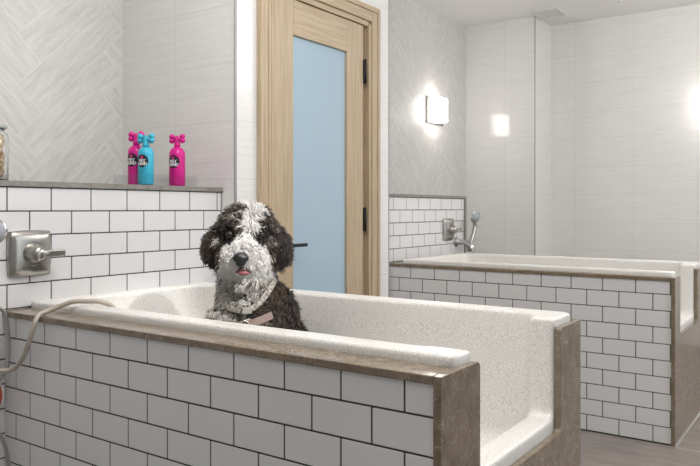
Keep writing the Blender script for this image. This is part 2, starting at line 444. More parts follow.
lathe(bm, [(0, 0), (0.026, 0), (0.026, 0.008), (0.012, 0.010), (0.010, 0.05), (0, 0.05)], (LX, 1.29, 0.957), (1, 0, 0), 20)
box(bm, (LX + 0.04, 1.28, 0.949), (LX + 0.053, 1.412, 0.965), 0.003, 2)
from_bm('lever_handle', bm, M['black'], door)
center_on(door)

# ---------------------------------------------------------------- dog baths
def bath(Y, label, XE, notch, depth, joint, zline, floor_gap, A0, R0, rim):
    """built-in bath: casing front in plane y=Y, open step-in end at x=XE"""
    t = thing('dog_bath', (0.78, Y + depth / 2, 0), label, 'bathtub', None)
    TS = 0.018; cz = 0.80; ct = 0.018
    n0, n1, nz = notch
    X1 = XE - TS                                   # end of tile and basin
    bm = bmesh.new(); subway(bm, 'y', A0, X1 - 0.0005, floor_gap, cz - ct - 0.0005, joint, zline)
    bmesh.ops.translate(bm, verts=bm.verts, vec=(0, Y, 0))
    tf = from_bm('tiled_front', bm, [M['tile'], M['grout']], t)
    # stone cap: front and back strips
    bm = bmesh.new()
    box(bm, (A0, Y - 0.010, cz - ct), (X1 - 0.0005, Y + rim - 0.001, cz), 0.002, 2)
    from_bm('stone_cap', bm, M['stone'], t); bm = bmesh.new()
    box(bm, (A0, Y + 0.868, cz - ct), (X1 - 0.0005, Y + depth, cz), 0.002, 2)
    if R0 > A0 + 0.01: from_bm('stone_cap', bm, M['stone'], t); bm = bmesh.new(); box(bm, (A0, Y + rim - 0.001, cz - ct), (R0 - 0.001, Y + 0.868, cz), 0.002, 2)
    from_bm('stone_cap', bm, M['stone'], t)
    # back panel of the casing (faces the passage)
    bm = bmesh.new(); quadbox(bm, (A0, Y + depth - 0.012, 0.0), (X1 - 0.0005, Y + depth - 0.002, cz - ct - 0.0005)); from_bm('back_panel', bm, M['stone'], t)
    # U-shaped stone end panel
    bm = bmesh.new()
    pts = [(-0.010, 0), (depth, 0), (depth, cz)]
    def arc(cx, cy, r, a0, a1, k=5): return [(cx + r * math.cos(a0 + (a1 - a0) * i / k), cy + r * math.sin(a0 + (a1 - a0) * i / k)) for i in range(k + 1)]
    r = 0.018
    pts += arc(n1 + 0.012, cz - 0.012, 0.012, PI / 2, PI)
    pts += arc(n1 - r, nz + r, r, 0, -PI / 2)
    pts += arc(n0 + r, nz + r, r, -PI / 2, -PI)
    pts += arc(n0 - 0.012, cz - 0.012, 0.012, 0, PI / 2)
    pts += [(-0.010, cz)]
    vs = [bm.verts.new((X1, Y + a, b)) for a, b in pts]; f = bm.faces.new(vs)
    ex = bmesh.ops.extrude_face_region(bm, geom=[f]); bmesh.ops.translate(bm, vec=(TS, 0, 0), verts=[v for v in ex['geom'] if isinstance(v, bmesh.types.BMVert)])
    bmesh.ops.recalc_face_normals(bm, faces=bm.faces)
    ep = from_bm('end_panel', bm, M['stone'], t)
    md = ep.modifiers.new('b', 'BEVEL'); md.width = 0.0015; md.segments = 2; md.limit_method = 'ANGLE'
    me = evaluate(ep); ep.modifiers.clear(); ep.data = me
    # basin: rounded shell with a low step-in lip
    y0, y1 = Y + rim, Y + 0.866
    top = 0.8225; wall = n0 - rim
    def tmp(b): 
        me = bpy.data.meshes.new('tmp'); b.normal_update(); b.to_mesh(me); b.free(); o = bpy.data.objects.new('tmp', me); COL.objects.link(o); return o
    b = bmesh.new(); quadbox(b, (R0, y0, 0.36), (X1 - 0.001, y1, top))
    es = [e for e in b.edges if abs(e.verts[0].co.z - e.verts[1].co.z) > 0.1 and e.verts[0].co.x > 1]
    bmesh.ops.bevel(b, geom=es, offset=0.028, segments=5, affect='EDGES', profile=0.5); body = tmp(b)
    # cutter: cavity with rounded vertical and bottom edges
    b = bmesh.new(); vs = quadbox(b, (R0 + 0.055, y0 + wall - 0.018, 0.42), (X1 - 0.075, y1 - 0.075, top + 0.1))
    for v in b.verts:
        if v.co.z < 0.5: v.co.x += 0.03 if v.co.x < 0.5 else -0.0; v.co.y += 0.02 if v.co.y < Y + depth / 2 else -0.02
    es = [e for e in b.edges if not all(v.co.z > top for v in e.verts)]
    bmesh.ops.bevel(b, geom=es, offset=0.055, segments=6, affect='EDGES', profile=0.5); cav = tmp(b)
    b = bmesh.new(); quadbox(b, (X1 - 0.2, Y + n0 - 0.0, nz + 0.035), (X1 + 0.1, Y + n1 + 0.0, top + 0.1))
    es = [e for e in b.edges if all(v.co.z < nz + 0.1 for v in e.verts) and abs(e.verts[0].co.y - e.verts[1].co.y) < 1e-6]
    bmesh.ops.bevel(b, geom=es, offset=0.025, segments=5, affect='EDGES', profile=0.5); ntc = tmp(b)
    for c in (cav, ntc):
        md = body.modifiers.new('x', 'BOOLEAN'); md.operation = 'DIFFERENCE'; md.object = c; md.solver = 'EXACT'
    md = body.modifiers.new('rm', 'REMESH'); md.mode = 'VOXEL'; md.voxel_size = 0.0055
    md = body.modifiers.new('sm', 'SMOOTH'); md.factor = 0.5; md.iterations = 14
    me = evaluate(body)
    for o in (body, cav, ntc): bpy.data.objects.remove(o)
    me.materials.clear(); me.name = 'basin'
    bs = link('basin', me, M['basin'], t); 
    for p in me.polygons: p.use_smooth = True
    # drain
    bm = bmesh.new(); lathe(bm, [(0, 0.004), (0.03, 0.004), (0.036, 0.0)], (0.3, Y + depth / 2, 0.4205)); from_bm('drain', bm, M['chrome'], t, True)
    center_on(t)
    return t
bath(0.0, 'near speckled white dog bath in white tile and taupe stone, holding the dog', 1.568, (0.172, 0.70, 0.512), 0.879, 0.0663, 0.7158, 0.0, 0.003, 0.004, 0.085)
bath(2.4345, 'far speckled white dog bath in white tile and taupe stone, standing empty', 1.545, (0.122, 0.62, 0.512), 0.879, 0.1085, 0.7174, 0.004, -0.052, 0.022, 0.050)

# ---------------------------------------------------------------- shower valves and sprays
def valve(x, y, z, label):
    t = thing('shower_valve', (x, y, z), label, 'shower valve', 'lever valves above the baths')
    bm = bmesh.new(); n = 14; H = 0.077
    grid = [[None] * (n + 1) for _ in range(n + 1)]
    for i in range(n + 1):
        for j in range(n + 1):
            u, v = i / n * 2 - 1, j / n * 2 - 1
            bul = 1 - 0.07 * (1 - u * u) * 0 
            yy = u * H * (1.0 - 0.06 * v * v); zz = v * H * (1.0 - 0.06 * u * u)
            d = max(abs(u), abs(v)); h = 0.012 * (1 - d ** 8) + 0.010 + 0.006 * (1 - u * u) * (1 - v * v)
            grid[i][j] = bm.verts.new((h, yy, zz))
    for i in range(n):
        for j in range(n):
            f = bm.faces.new((grid[i][j], grid[i + 1][j], grid[i + 1][j + 1], grid[i][j + 1])); f.smooth = True
    ring = [grid[i][0] for i in range(n)] + [grid[n][j] for j in range(n)] + [grid[i][n] for i in range(n, 0, -1)] + [grid[0][j] for j in range(n, 0, -1)]
    back = [bm.verts.new((0.0, v.co.y, v.co.z)) for v in ring]
    for k in range(len(ring)): bm.faces.new((ring[k], back[k], back[(k + 1) % len(ring)], ring[(k + 1) % len(ring)]))
    from_bm('plate', bm, M['nickel'], t)
    bm = bmesh.new(); lathe(bm, [(0.034, 0.024), (0.033, 0.036), (0.026, 0.056), (0.022, 0.068), (0.013, 0.074), (0, 0.075)], (0, 0, 0), (1, 0, 0), 28); from_bm('hub', bm, M['nickel'], t)
    bm = bmesh.new(); box(bm, (0.054, 0.004, -0.0105), (0.071, 0.092, 0.0105), 0.003, 3)
    lathe(bm, [(0, 0.0), (0.0115, 0.0), (0.0085, 0.03), (0, 0.03)], (0.063, 0.008, 0), (0, 1, 0), 16); from_bm('lever', bm, M['nickel'], t)
    for s in (1, -1):
        bm = bmesh.new(); pts = [(0.0283, 0.040 * math.sin(a) * 1.0, s * 0.040 * math.cos(a)) for a in [(-0.1 + 0.12 * k) for k in range(8)]]
        sweep(bm, pts, 0.0009, 6)
        e = Vector(pts[-1]); sweep(bm, [e + Vector((0, -0.008, s * 0.003)), e, e + Vector((0, -0.001, s * 0.009))], 0.0009, 6)
        from_bm('arrow_mark', bm, M['edge'], t)
    return t
valve(0.002, 0.080, 0.980, 'brushed nickel square valve with long lever on the near tiled ledge wall')
valve(-0.053, 3.227, 0.983, 'brushed nickel square valve with lever on the far tiled ledge wall')

def hand_shower(head, n, tail, label, bend):
    """spray head disc centre, its facing direction, handle end"""
    head = Vector(head); n = Vector(n).normalized(); tail = Vector(tail)
    t = thing('hand_shower', tail, label, 'hand shower', 'hand showers by the valves')
    bm = bmesh.new(); lathe(bm, [(0, -0.034), (0.018, -0.031), (0.036, -0.014), (0.041, 0.0), (0.041, 0.007), (0.037, 0.009), (0.0, 0.009)], head, n, 28); h = from_bm('spray_head', bm, M['chrome'], t)
    bm = bmesh.new(); lathe(bm, [(0.034, 0.0092), (0.033, 0.012), (0, 0.0122)], head, n, 24); from_bm('spray_face', bm, M['spray_face'], h)
    a = head - n * 0.015
    path = catmull([a, (a * 0.6 + tail * 0.4) + Vector(bend), tail], 8)
    bm = bmesh.new(); sweep(bm, path, [0.018 - 0.005 * i / (len(path) - 1) for i in range(len(path))], 14); from_bm('handle', bm, M['nickel'], t)
    center_on(t); return t
hand_shower((0.07, -0.077, 1.058), (0.85, -0.35, -0.1), (0.05, -0.105, 0.86), 'chrome round spray head hung left of the near valve', (0.0, -0.02, 0.0))
hand_shower((0.05, 3.452, 1.070), (0.75, -0.45, -0.25), (0.032, 3.404, 0.8635), 'chrome hand shower hooked beside the far valve', (0.0, 0.045, 0.0))
t = thing('shower_bracket', (-0.055, 3.36, 0.893), 'curved chrome bracket and spout holding the far hand shower above the rim', 'bracket')
bm = bmesh.new(); lathe(bm, [(0, 0), (0.034, 0), (0.034, 0.008), (0.020, 0.014), (0.017, 0.045), (0, 0.045)], (-0.053, 3.36, 0.893), (1, 0, 0), 20); from_bm('wall_flange', bm, M['nickel'], t)
bm = bmesh.new(); sweep(bm, catmull([(-0.010, 3.36, 0.893), (0.005, 3.375, 0.884), (0.020, 3.392, 0.870), (0.030, 3.402, 0.862)], 6), 0.013, 12); from_bm('arm', bm, M['nickel'], t)
bm = bmesh.new(); lathe(bm, [(0.0, -0.022), (0.018, -0.022), (0.021, 0.014), (0.0, 0.014)], (0.032, 3.404, 0.848), (0, 0, 1), 16); from_bm('cradle', bm, M['nickel'], t)
bm = bmesh.new(); sweep(bm, catmull([(-0.015, 3.355, 0.897), (0.035, 3.345, 0.896), (0.075, 3.335, 0.875), (0.088, 3.33, 0.842)], 6), 0.013, 12); from_bm('spout', bm, M['chrome'], t)
center_on(t)

def hose(name, pts, r, m, label, cat='hose', grp=None, rings=False):
    bm = bmesh.new(); p = catmull(pts, 14)
    rr = [r * (1.0 + (0.10 if (i % 2) else -0.06) * (1 if rings else 0)) for i in range(len(p))]
    sweep(bm, p, rr, 12)
    o = from_bm(name, bm, m); tag(o, label, cat, grp)
    c = Vector(pts[0]); o.data.transform(Matrix.Translation(-c)); o.location = c
    return o
hose('hose', [(0.34, 0.215, 0.66), (0.335, 0.195, 0.76), (0.322, 0.172, 0.816), (0.300, 0.142, 0.835), (0.272, 0.110, 0.838), (0.247, 0.080, 0.838), (0.215, 0.050, 0.823), (0.200, 0.022, 0.811), (0.202, -0.006, 0.803), (0.209, -0.026, 0.778), (0.192, -0.035, 0.721), (0.161, -0.035, 0.672), (0.108, -0.035, 0.632), (0.060, -0.045, 0.622), (0.018, -0.09, 0.64), (0.010, -0.16, 0.68)], 0.0075, M['beige_hose'], 'beige hose looping over the front rim of the near bath')
hose('hose', [(0.050, -0.064, 0.822), (0.050, -0.040, 0.813), (0.050, -0.025, 0.785), (0.050, -0.018, 0.72), (0.050, -0.018, 0.66), (0.047, -0.030, 0.607), (0.030, -0.075, 0.575), (0.008, -0.14, 0.565)], 0.0062, M['grey_hose'], 'slim chrome hose hanging down in front of the tiled corner', rings=True)
hose('hose', [(0.010, -0.16, 0.50), (0.03, -0.10, 0.475), (0.05, -0.044, 0.42), (0.052, -0.018, 0.32), (0.05, -0.02, 0.2), (0.05, -0.05, 0.08), (0.07, -0.10, 0.012), (0.12, -0.20, 0.007)], 0.006, M['grey_hose'], 'lower grey metal hose below the red oval brush', rings=True)
t = thing('hose_fitting', (0.04, -0.08, 0.82), 'chrome fitting at the top of the slim hose by the bath corner', 'fitting')
bm = bmesh.new(); lathe(bm, [(0, -0.03), (0.009, -0.03), (0.013, -0.02), (0.013, 0.012), (0.010, 0.016), (0, 0.016)], (0.045, -0.082, 0.825), (0, 0, 1), 18); from_bm('nut', bm, M['chrome'], t)
bm = bmesh.new(); sweep(bm, [(0.0, -0.082, 0.836), (0.045, -0.082, 0.836)], 0.008, 12); lathe(bm, [(0, 0), (0.024, 0), (0.022, 0.006), (0, 0.006)], (0.002, -0.082, 0.836), (1, 0, 0), 20); from_bm('wall_stub', bm, M['chrome'], t)
center_on(t)
t = thing('grooming_brush', (0.02, -0.045, 0.50), 'red oval brush pad with white rim hanging by the bath corner', 'brush')
nrm = Vector((0.95, -0.3, 0)); Rm = nrm.to_track_quat('Z', 'Y').to_matrix().to_4x4()
bm = bmesh.new(); ell(bm, (0.014, -0.042, 0.537), (0.029, 0.050, 0.011), Rm); from_bm('rim', bm, M['white_plastic'], t, True)
bm = bmesh.new(); ell(bm, Vector((0.014, -0.042, 0.537)) + nrm * 0.004, (0.023, 0.044, 0.010), Rm); from_bm('pad', bm, M['red'], t, True)
center_on(t)

# ---------------------------------------------------------------- sconce, vent, sprinkler
def sconce(loc, rz, label):
    t = thing('wall_sconce', loc, label, 'wall lamp', 'opal wall sconces', rot=(0, 0, rz))
    bm = bmesh.new(); box(bm, (0, -0.145, -0.110), (0.019, 0.145, 0.110), 0.003, 2); from_bm('back_plate', bm, M['nickel'], t)
    bm = bmesh.new(); box(bm, (0.019, -0.125, -0.102), (0.112, 0.035, 0.102), 0.010, 3); from_bm('lamp_shade', bm, M['shade'], t)
sconce((XW + 0.003, 4.20, 1.96), 0, 'lit opal wall sconce on the herringbone wall above the far bath')
sconce((1.44, 5.247, 1.96), -PI / 2, 'lit opal wall sconce on the pale tiled wall beyond the right edge')
t = thing('ceiling_vent', (0.12, 4.79, CEIL), 'square grey vent grille on the ceiling by the column', 'vent')
bm = bmesh.new()
for lo, hi in (((0.0, 4.65), (0.24, 4.67)), ((0.0, 4.92), (0.24, 4.94)), ((0.0, 4.67), (0.02, 4.92)), ((0.22, 4.67), (0.24, 4.92))):
    box(bm, (*lo, CEIL - 0.012), (*hi, CEIL - 0.0005), 0.002, 1)
from_bm('frame', bm, M['vent'], t)
for k in range(8):
    bm = bmesh.new(); box(bm, (0.021, 4.680 + 0.030 * k, CEIL - 0.009), (0.219, 4.700 + 0.030 * k, CEIL - 0.004), 0, 1); from_bm('slat', bm, M['vent'], t)
center_on(t)
t = thing('sprinkler_head', (0.73, 4.70, CEIL), 'tiny pale sprinkler head on the ceiling', 'sprinkler')
bm = bmesh.new(); lathe(bm, [(0, 0), (0.035, 0), (0.032, -0.006), (0.012, -0.010), (0.008, -0.03), (0, -0.03)], (0.73, 4.70, CEIL - 0.0005), (0, 0, 1), 20); from_bm('escutcheon', bm, M['white_plastic'], t)
bm = bmesh.new(); lathe(bm, [(0, -0.032), (0.018, -0.032), (0.018, -0.035), (0, -0.035)], (0.73, 4.70, CEIL), (0, 0, 1), 16); from_bm('deflector', bm, M['vent'], t)
center_on(t)

# ---------------------------------------------------------------- things on the ledge
SHELF = 1.2187
def text_mesh(body, size, bold=0.0):
    cu = bpy.data.curves.new('txt', 'FONT'); cu.body = body; cu.size = size; cu.align_x = 'CENTER'; cu.align_y = 'CENTER'; cu.offset = bold; cu.resolution_u = 3
    o = bpy.data.objects.new('txt', cu); COL.objects.link(o); me = evaluate(o); bpy.data.objects.remove(o); bpy.data.curves.remove(cu); return me

def bottle(x, y, label, body_mat, print_mat, facing, s=1.0):
    t = thing('shampoo_bottle', (x, y, SHELF + 0.0046), label, 'bottle', 'shampoo bottles in the clear tray', rot=(0, 0, facing))
    R = 0.0325 * s; z = 0.0
    bm = bmesh.new(); lathe(bm, [(0, 0), (R * 0.9, 0), (R, 0.005), (R, 0.128 * s), (R * 0.96, 0.138 * s), (R * 0.8, 0.149 * s), (R * 0.5, 0.156 * s), (R * 0.36, 0.158 * s), (0, 0.158 * s)], (0, 0, 0), (0, 0, 1), 40); from_bm('body', bm, body_mat, t)
    bm = bmesh.new(); zc = 0.193 * s
    lathe(bm, [(0, 0.158 * s), (0.0135, 0.158 * s), (0.0135, 0.170 * s), (0.010, 0.182 * s), (0.010, zc), (0.007, zc + 0.012), (0, zc + 0.014)], (0, 0, 0), (0, 0, 1), 24)
    # bone-shaped twist top, lying across the bottle's front
    sweep(bm, [(0, -0.022, zc), (0, 0.022, zc)], 0.0088, 14)
    for sy in (-1, 1):
        for sz in (-1, 1): ell(bm, (0, sy * 0.0250, zc + sz * 0.0085), (0.0125, 0.0125, 0.0120), seg=16, ring=10)
    for f in bm.faces: f.smooth = True
    from_bm('bone_cap', bm, body_mat, t)
    # round black label wrapped on the front (local +x)
    def wrap(me_pts, rr): return [Vector((rr * math.cos(a / R), rr * math.sin(a / R), b)) for a, b in me_pts]
    zc2 = 0.098 * s; rad = 0.0265 * s
    bm = bmesh.new(); N = 9
    rings = [[(0, zc2)]] + [[(rad * k / N * math.cos(q * PI / 24), zc2 + rad * k / N * math.sin(q * PI / 24)) for q in range(48)] for k in range(1, N + 1)]
    V = [[bm.verts.new(v) for v in wrap(r, R + 0.0004)] for r in rings]
    for q in range(48): bm.faces.new((V[0][0], V[1][q], V[1][(q + 1) % 48]))
    for k in range(1, N):
        for q in range(48): bm.faces.new((V[k][q], V[k + 1][q], V[k + 1][(q + 1) % 48], V[k][(q + 1) % 48]))
    for f in bm.faces: f.smooth = True
    lb = from_bm('round_label', bm, M['label_black'], t)
    def put_text(s_, size, dz, m, nm):
        me = text_mesh(s_, size, 0.0006)
        pts = wrap([(v.co.x, zc2 + dz + v.co.y) for v in me.vertices], R + 0.0008)
        for v, p in zip(me.vertices, pts): v.co = p
        me.materials.clear(); return link(nm, me, m, lb)
    put_text('PET', 0.0185 * s, 0.000, M['label_white'], 'lettering'); put_text('HEAD', 0.0160 * s, -0.0125 * s, M['label_white'], 'lettering')
    bm = bmesh.new(); hp = []
    for k in range(28):
        a = 2 * PI * k / 28
        hp.append((0.00040 * s * 16 * math.sin(a) ** 3, zc2 + 0.0155 * s + 0.00040 * s * (13 * math.cos(a) - 5 * math.cos(2 * a) - 2 * math.cos(3 * a) - math.cos(4 * a))))
    bm.faces.new([bm.verts.new(v) for v in wrap(hp, R + 0.0009)]); bmesh.ops.recalc_face_normals(bm, faces=bm.faces); from_bm('heart', bm, M['label_pink'], lb)
    bm = bmesh.new()
    for k, (hw, th) in enumerate(((0.014, 0.0022), (0.010, 0.0016), (0.013, 0.0016))):
        zz = 0.060 * s - 0.007 * k
        for i in range(6):
            a0, a1 = -hw + 2 * hw * i / 6, -hw + 2 * hw * (i + 0.8) / 6
            bm.faces.new([bm.verts.new(v) for v in wrap([(a0, zz), (a1, zz), (a1, zz + th), (a0, zz + th)], R + 0.0006)])
    from_bm('fine_print', bm, print_mat, t)
    return t
cam_dir = math.atan2(-1.25 - 0.7, 2.2 + 0.1)
bottle(-0.173, 0.661, 'pink bottle standing behind the aqua one, leftmost in the tray', M['pink'], M['print_dark_pink'], cam_dir - 0.62, 1.04)
bottle(-0.100, 0.650, 'aqua blue shampoo bottle with bone-shaped cap in the clear tray', M['aqua'], M['print_dark_aqua'], cam_dir - 0.50, 0.97)
bottle(-0.125, 0.838, 'pink bottle standing alone at the right end of the clear tray', M['pink'], M['print_dark_pink'], cam_dir - 0.55, 1.05)
bm = bmesh.new(); X0, X1, Y0, Y1, zt, th = -0.225, -0.052, 0.585, 0.885, SHELF + 0.046, 0.003
quadbox(bm, (X0, Y0, SHELF), (X1, Y1, SHELF + th))
quadbox(bm, (X0, Y0, SHELF + th), (X0 + th, Y1, zt)); quadbox(bm, (X1 - th, Y0, SHELF + th), (X1, Y1, zt))
quadbox(bm, (X0 + th, Y0, SHELF + th), (X1 - th, Y0 + th, zt)); quadbox(bm, (X0 + th, Y1 - th, SHELF + th), (X1 - th, Y1, zt))
o = from_bm('acrylic_tray', bm, M['acrylic']); tag(o, 'low clear acrylic tray on the tiled ledge holding three bottles', 'tray'); o.data.transform(Matrix.Translation((0.13, -0.735, -SHELF))); o.location = (-0.13, 0.735, SHELF)

# jar of treats
JX, JY, JR = -0.14, 0.011, 0.072
t = thing('treat_jar', (JX, JY, SHELF), 'clear glass jar full of dog biscuits at the left end of the ledge', 'jar')
bm = bmesh.new()
lathe(bm, [(0, 0.0), (JR - 0.006, 0.0), (JR, 0.006), (JR, 0.150), (JR - 0.004, 0.160), (JR - 0.014, 0.168), (JR - 0.014, 0.176), (JR - 0.018, 0.176), (JR - 0.018, 0.167), (JR - 0.008, 0.158), (JR - 0.004, 0.150), (JR - 0.004, 0.010), (JR - 0.010, 0.005), (0, 0.005)], (0, 0, 0), (0, 0, 1), 48); from_bm('jar_body', bm, M['jar'], t)
bm = bmesh.new(); lathe(bm, [(0, 0.1765), (JR - 0.008, 0.1765), (JR - 0.004, 0.181), (JR - 0.008, 0.188), (JR - 0.03, 0.196), (0.012, 0.198), (0.010, 0.205), (0.016, 0.213), (0.012, 0.222), (0, 0.224)], (0, 0, 0), (0, 0, 1), 40); from_bm('lid', bm, M['jar_lid'], t)
bm = bmesh.new(); placed = 0
for k in range(300):
    if k < 190: a, r = random.uniform(0, 2 * PI), JR - 0.020
    else: a, r = random.uniform(0, 2 * PI), random.uniform(0, JR - 0.03)
    z = random.uniform(0.016, 0.150)
    c = Vector((r * math.cos(a), r * math.sin(a), z)); d = Vector((-math.sin(a), math.cos(a), random.uniform(-1, 1))).normalized()
    sweep(bm, [c - d * 0.013, c + d * 0.013], 0.0055, 8, mi=random.choice([0, 0, 1, 2, 2, 2]))
o = from_bm('dog_biscuits', bm, [M['treat_tan'], M['treat_brown'], M['treat_cream']]); o.location = (JX, JY, SHELF + 0.0005); tag(o, 'small tan and brown dog biscuits heaped inside the glass jar', 'dog biscuits', None, 'stuff')

# ---------------------------------------------------------------- the dog
def build_dog():
    fwd = Vector((2.2095 - 0.63, -1.2546 - 0.42, 0)).normalized()
    ang = math.atan2(fwd.y, fwd.x) + PI / 2          # local -y points at the camera, +x to the viewer's right
    ORI = Vector((0.643, 0.436, 0.421))
    t = thing('dog', ORI, 'fluffy black and white dog sitting in the near bath, facing the camera', 'dog', rot=(0, 0, ang))
    w0 = -ORI.z
    # ---- body volume from overlapping rounded masses, fused to one surface
    bm = bmesh.new()
    def E(c, r, rx=0, ry=0, rz=0):
        ell(bm, (c[0], c[1], c[2] + w0), r, Matrix.Rotation(rz, 4, 'Z') @ Matrix.Rotation(ry, 4, 'Y') @ Matrix.Rotation(rx, 4, 'X'), seg=24, ring=16)
    def limb(pts, rads):
        p = catmull(pts, 6); n = len(p); rr = []
        for i in range(n):
            f = i / (n - 1) * (len(rads) - 1); k = min(int(f), len(rads) - 2); rr.append(rads[k] + (rads[k + 1] - rads[k]) * (f - k))
        for q, r in zip(p, rr): ell(bm, (q.x, q.y, q.z + w0), (r, r, r), seg=14, ring=10)
    # head
    E((0.004, -0.02, 1.050), (0.080, 0.088, 0.078))                     # skull
    E((0.006, -0.045, 1.095), (0.060, 0.050, 0.038))                    # forehead tuft
    E((-0.010, -0.105, 0.985), (0.062, 0.058, 0.052))                   # muzzle
    E((-0.046, -0.085, 0.972), (0.036, 0.045, 0.042)); E((0.028, -0.085, 0.972), (0.036, 0.045, 0.042))   # lips
    E((-0.004, -0.085, 0.935), (0.046, 0.045, 0.030))                   # chin beard
    E((-0.055, -0.05, 0.990), (0.040, 0.04, 0.050)); E((0.052, -0.05, 0.995), (0.040, 0.04, 0.048))       # cheeks
    # ears
    E((-0.084, -0.005, 1.030), (0.022, 0.038, 0.046), 0, 0.50, 0.0); E((-0.098, -0.012, 1.012), (0.022, 0.034, 0.040), 0, -0.05, 0)
    E((0.091, -0.005, 1.030), (0.022, 0.038, 0.048), 0, -0.50, 0.0); E((0.106, -0.012, 1.004), (0.022, 0.034, 0.048), 0, 0.05, 0)
    # neck, chest, back
    limb([(0.0, 0.0, 0.99), (0.005, 0.02, 0.90), (0.015, 0.035, 0.80)], [0.066, 0.074, 0.09])
    E((0.000, -0.005, 0.785), (0.084, 0.080, 0.108))                    # chest
    E((0.060, 0.06, 0.77), (0.095, 0.095, 0.12)); E((0.115, 0.09, 0.68), (0.078, 0.095, 0.09))                        # shoulders / back
    E((0.075, 0.15, 0.62), (0.105, 0.115, 0.135))                       # rump
    E((0.03, 0.06, 0.64), (0.105, 0.105, 0.15))
    limb([(-0.065, -0.02, 0.76), (-0.075, -0.045, 0.66), (-0.072, -0.06, 0.55), (-0.070, -0.065, 0.455)], [0.052, 0.040, 0.032, 0.032])
    limb([(0.055, -0.02, 0.76), (0.062, -0.045, 0.66), (0.06, -0.06, 0.55), (0.06, -0.065, 0.455)], [0.055, 0.040, 0.032, 0.032])
    E((-0.070, -0.085, 0.446), (0.032, 0.045, 0.024)); E((0.06, -0.085, 0.446), (0.032, 0.045, 0.024))
    limb([(0.12, 0.15, 0.60), (0.165, 0.06, 0.53), (0.16, 0.10, 0.46), (0.155, 0.0, 0.446)], [0.075, 0.065, 0.040, 0.026])
    limb([(0.00, 0.16, 0.60), (-0.055, 0.08, 0.53), (-0.05, 0.12, 0.46), (-0.06, 0.03, 0.446)], [0.075, 0.060, 0.040, 0.026])
    limb([(0.09, 0.25, 0.54), (0.12, 0.30, 0.48), (0.17, 0.31, 0.455)], [0.035, 0.03, 0.022])
    me = bpy.data.meshes.new('b'); bm.to_mesh(me); bm.free()
    o = bpy.data.objects.new('b', me); COL.objects.link(o)
    md = o.modifiers.new('r', 'REMESH'); md.mode = 'VOXEL'; md.voxel_size = 0.008
    md = o.modifiers.new('s', 'SMOOTH'); md.factor = 0.5; md.iterations = 5
    me = evaluate(o); bpy.data.objects.remove(o); me.name = 'dog_body'
    # ---- coat colouring by region (index into slots)
    nz = lambda p, s, k: math.sin(p[0] * s + k) * math.sin(p[1] * s * 1.3 + 2 * k) * math.sin(p[2] * s * 0.9 + 3 * k)
    def coat(p):
        x, y, z = p[0], p[1], p[2] - w0
        j = nz(p, 70, 1.3) * 0.012 + nz(p, 150, 0.7) * 0.006
        head = z > 0.915 and y < 0.07
        if head and z > 0.905:
            ear = abs(x - 0.004) > 0.088 + j * 0.5 and z > 0.925
            if ear:
                if x < 0 and 0.99 < z < 1.05 and random.random() < 0.30: return 2
                return random.choice([0, 0, 1])
            blaze = abs(x - 0.012 - 0.25 * max(0, z - 1.07)) < 0.021 + j + 0.22 * max(0, z - 1.095) and y < 0.02
            muz = ((x + 0.002) / 0.074) ** 2 + ((z - 0.968) / 0.078) ** 2 < 1.0 + j * 12 and y < -0.02
            if z < 0.955 and y < 0.02 and abs(x) < 0.09: muz = True
            if min((x + 0.049) ** 2 + (z - 1.046) ** 2, (x - 0.042) ** 2 + (z - 1.046) ** 2) < 0.027 ** 2: return 0
            if blaze or muz: return 3
            if z < 1.02 and (0.05 < abs(x) < 0.092): return random.choice([2, 1, 4, 1]) if random.random() < 0.75 else 0
            return random.choice([0, 1, 1, 0]) if random.random() < 0.9 else 4
        # neck and body: pale chest, dark back and right side
        line = 0.050 - 0.55 * max(0, 0.90 - z) + j * 1.5
        if z > 0.79 and x < line + 0.01 and y < 0.045:
            if random.random() < 0.80: return 4 if random.random() < 0.45 else 3
            return 1
        if x < -0.01 and y < 0.03:
            q = random.random(); return 4 if q < 0.5 else (3 if q < 0.66 else 1)
        if abs(x - 0.045) < 0.016 and 0.70 < z < 0.80 and y < 0.0 and random.random() < 0.4: return 4
        if z < 0.50 and y < 0.0: return 3
        q = random.random(); return 0 if q < 0.55 else (1 if q < 0.93 else 2)
    n = len(me.polygons)
    for mt in ('fur_black', 'fur_brown', 'fur_tan', 'fur_white', 'fur_grey'): me.materials.append(M[mt])
    cen = np.empty(n * 3); me.polygons.foreach_get('center', cen); cen = cen.reshape(-1, 3)
    nor = np.empty(n * 3); me.polygons.foreach_get('normal', nor); nor = nor.reshape(-1, 3)
    mi = np.array([coat(c) for c in cen], dtype=np.int32); me.polygons.foreach_set('material_index', mi)
    body = bpy.data.objects.new('body', me); COL.objects.link(body); body.parent = t
    for p in me.polygons: p.use_smooth = True
    # ---- curly coat: tapering wavy locks rooted on the body
    areas = np.empty(n); me.polygons.foreach_get('area', areas)
    zabs = cen[:, 2] - w0
    wgt = areas * np.where(zabs > 0.90, 2.2, np.where(zabs > 0.70, 1.2, 0.18))
    NL = 11500
    idx = rng.choice(n, NL, p=wgt / wgt.sum())
    V = []; F = []; MI = []
    eyeL, eyeR = Vector((-0.049, -0.10, 1.046)), Vector((0.042, -0.10, 1.046)); nose = Vector((-0.016, -0.166, 0.978)); mouth = Vector((-0.008, -0.13, 0.936))
    SIDES = 3; SEG = 7
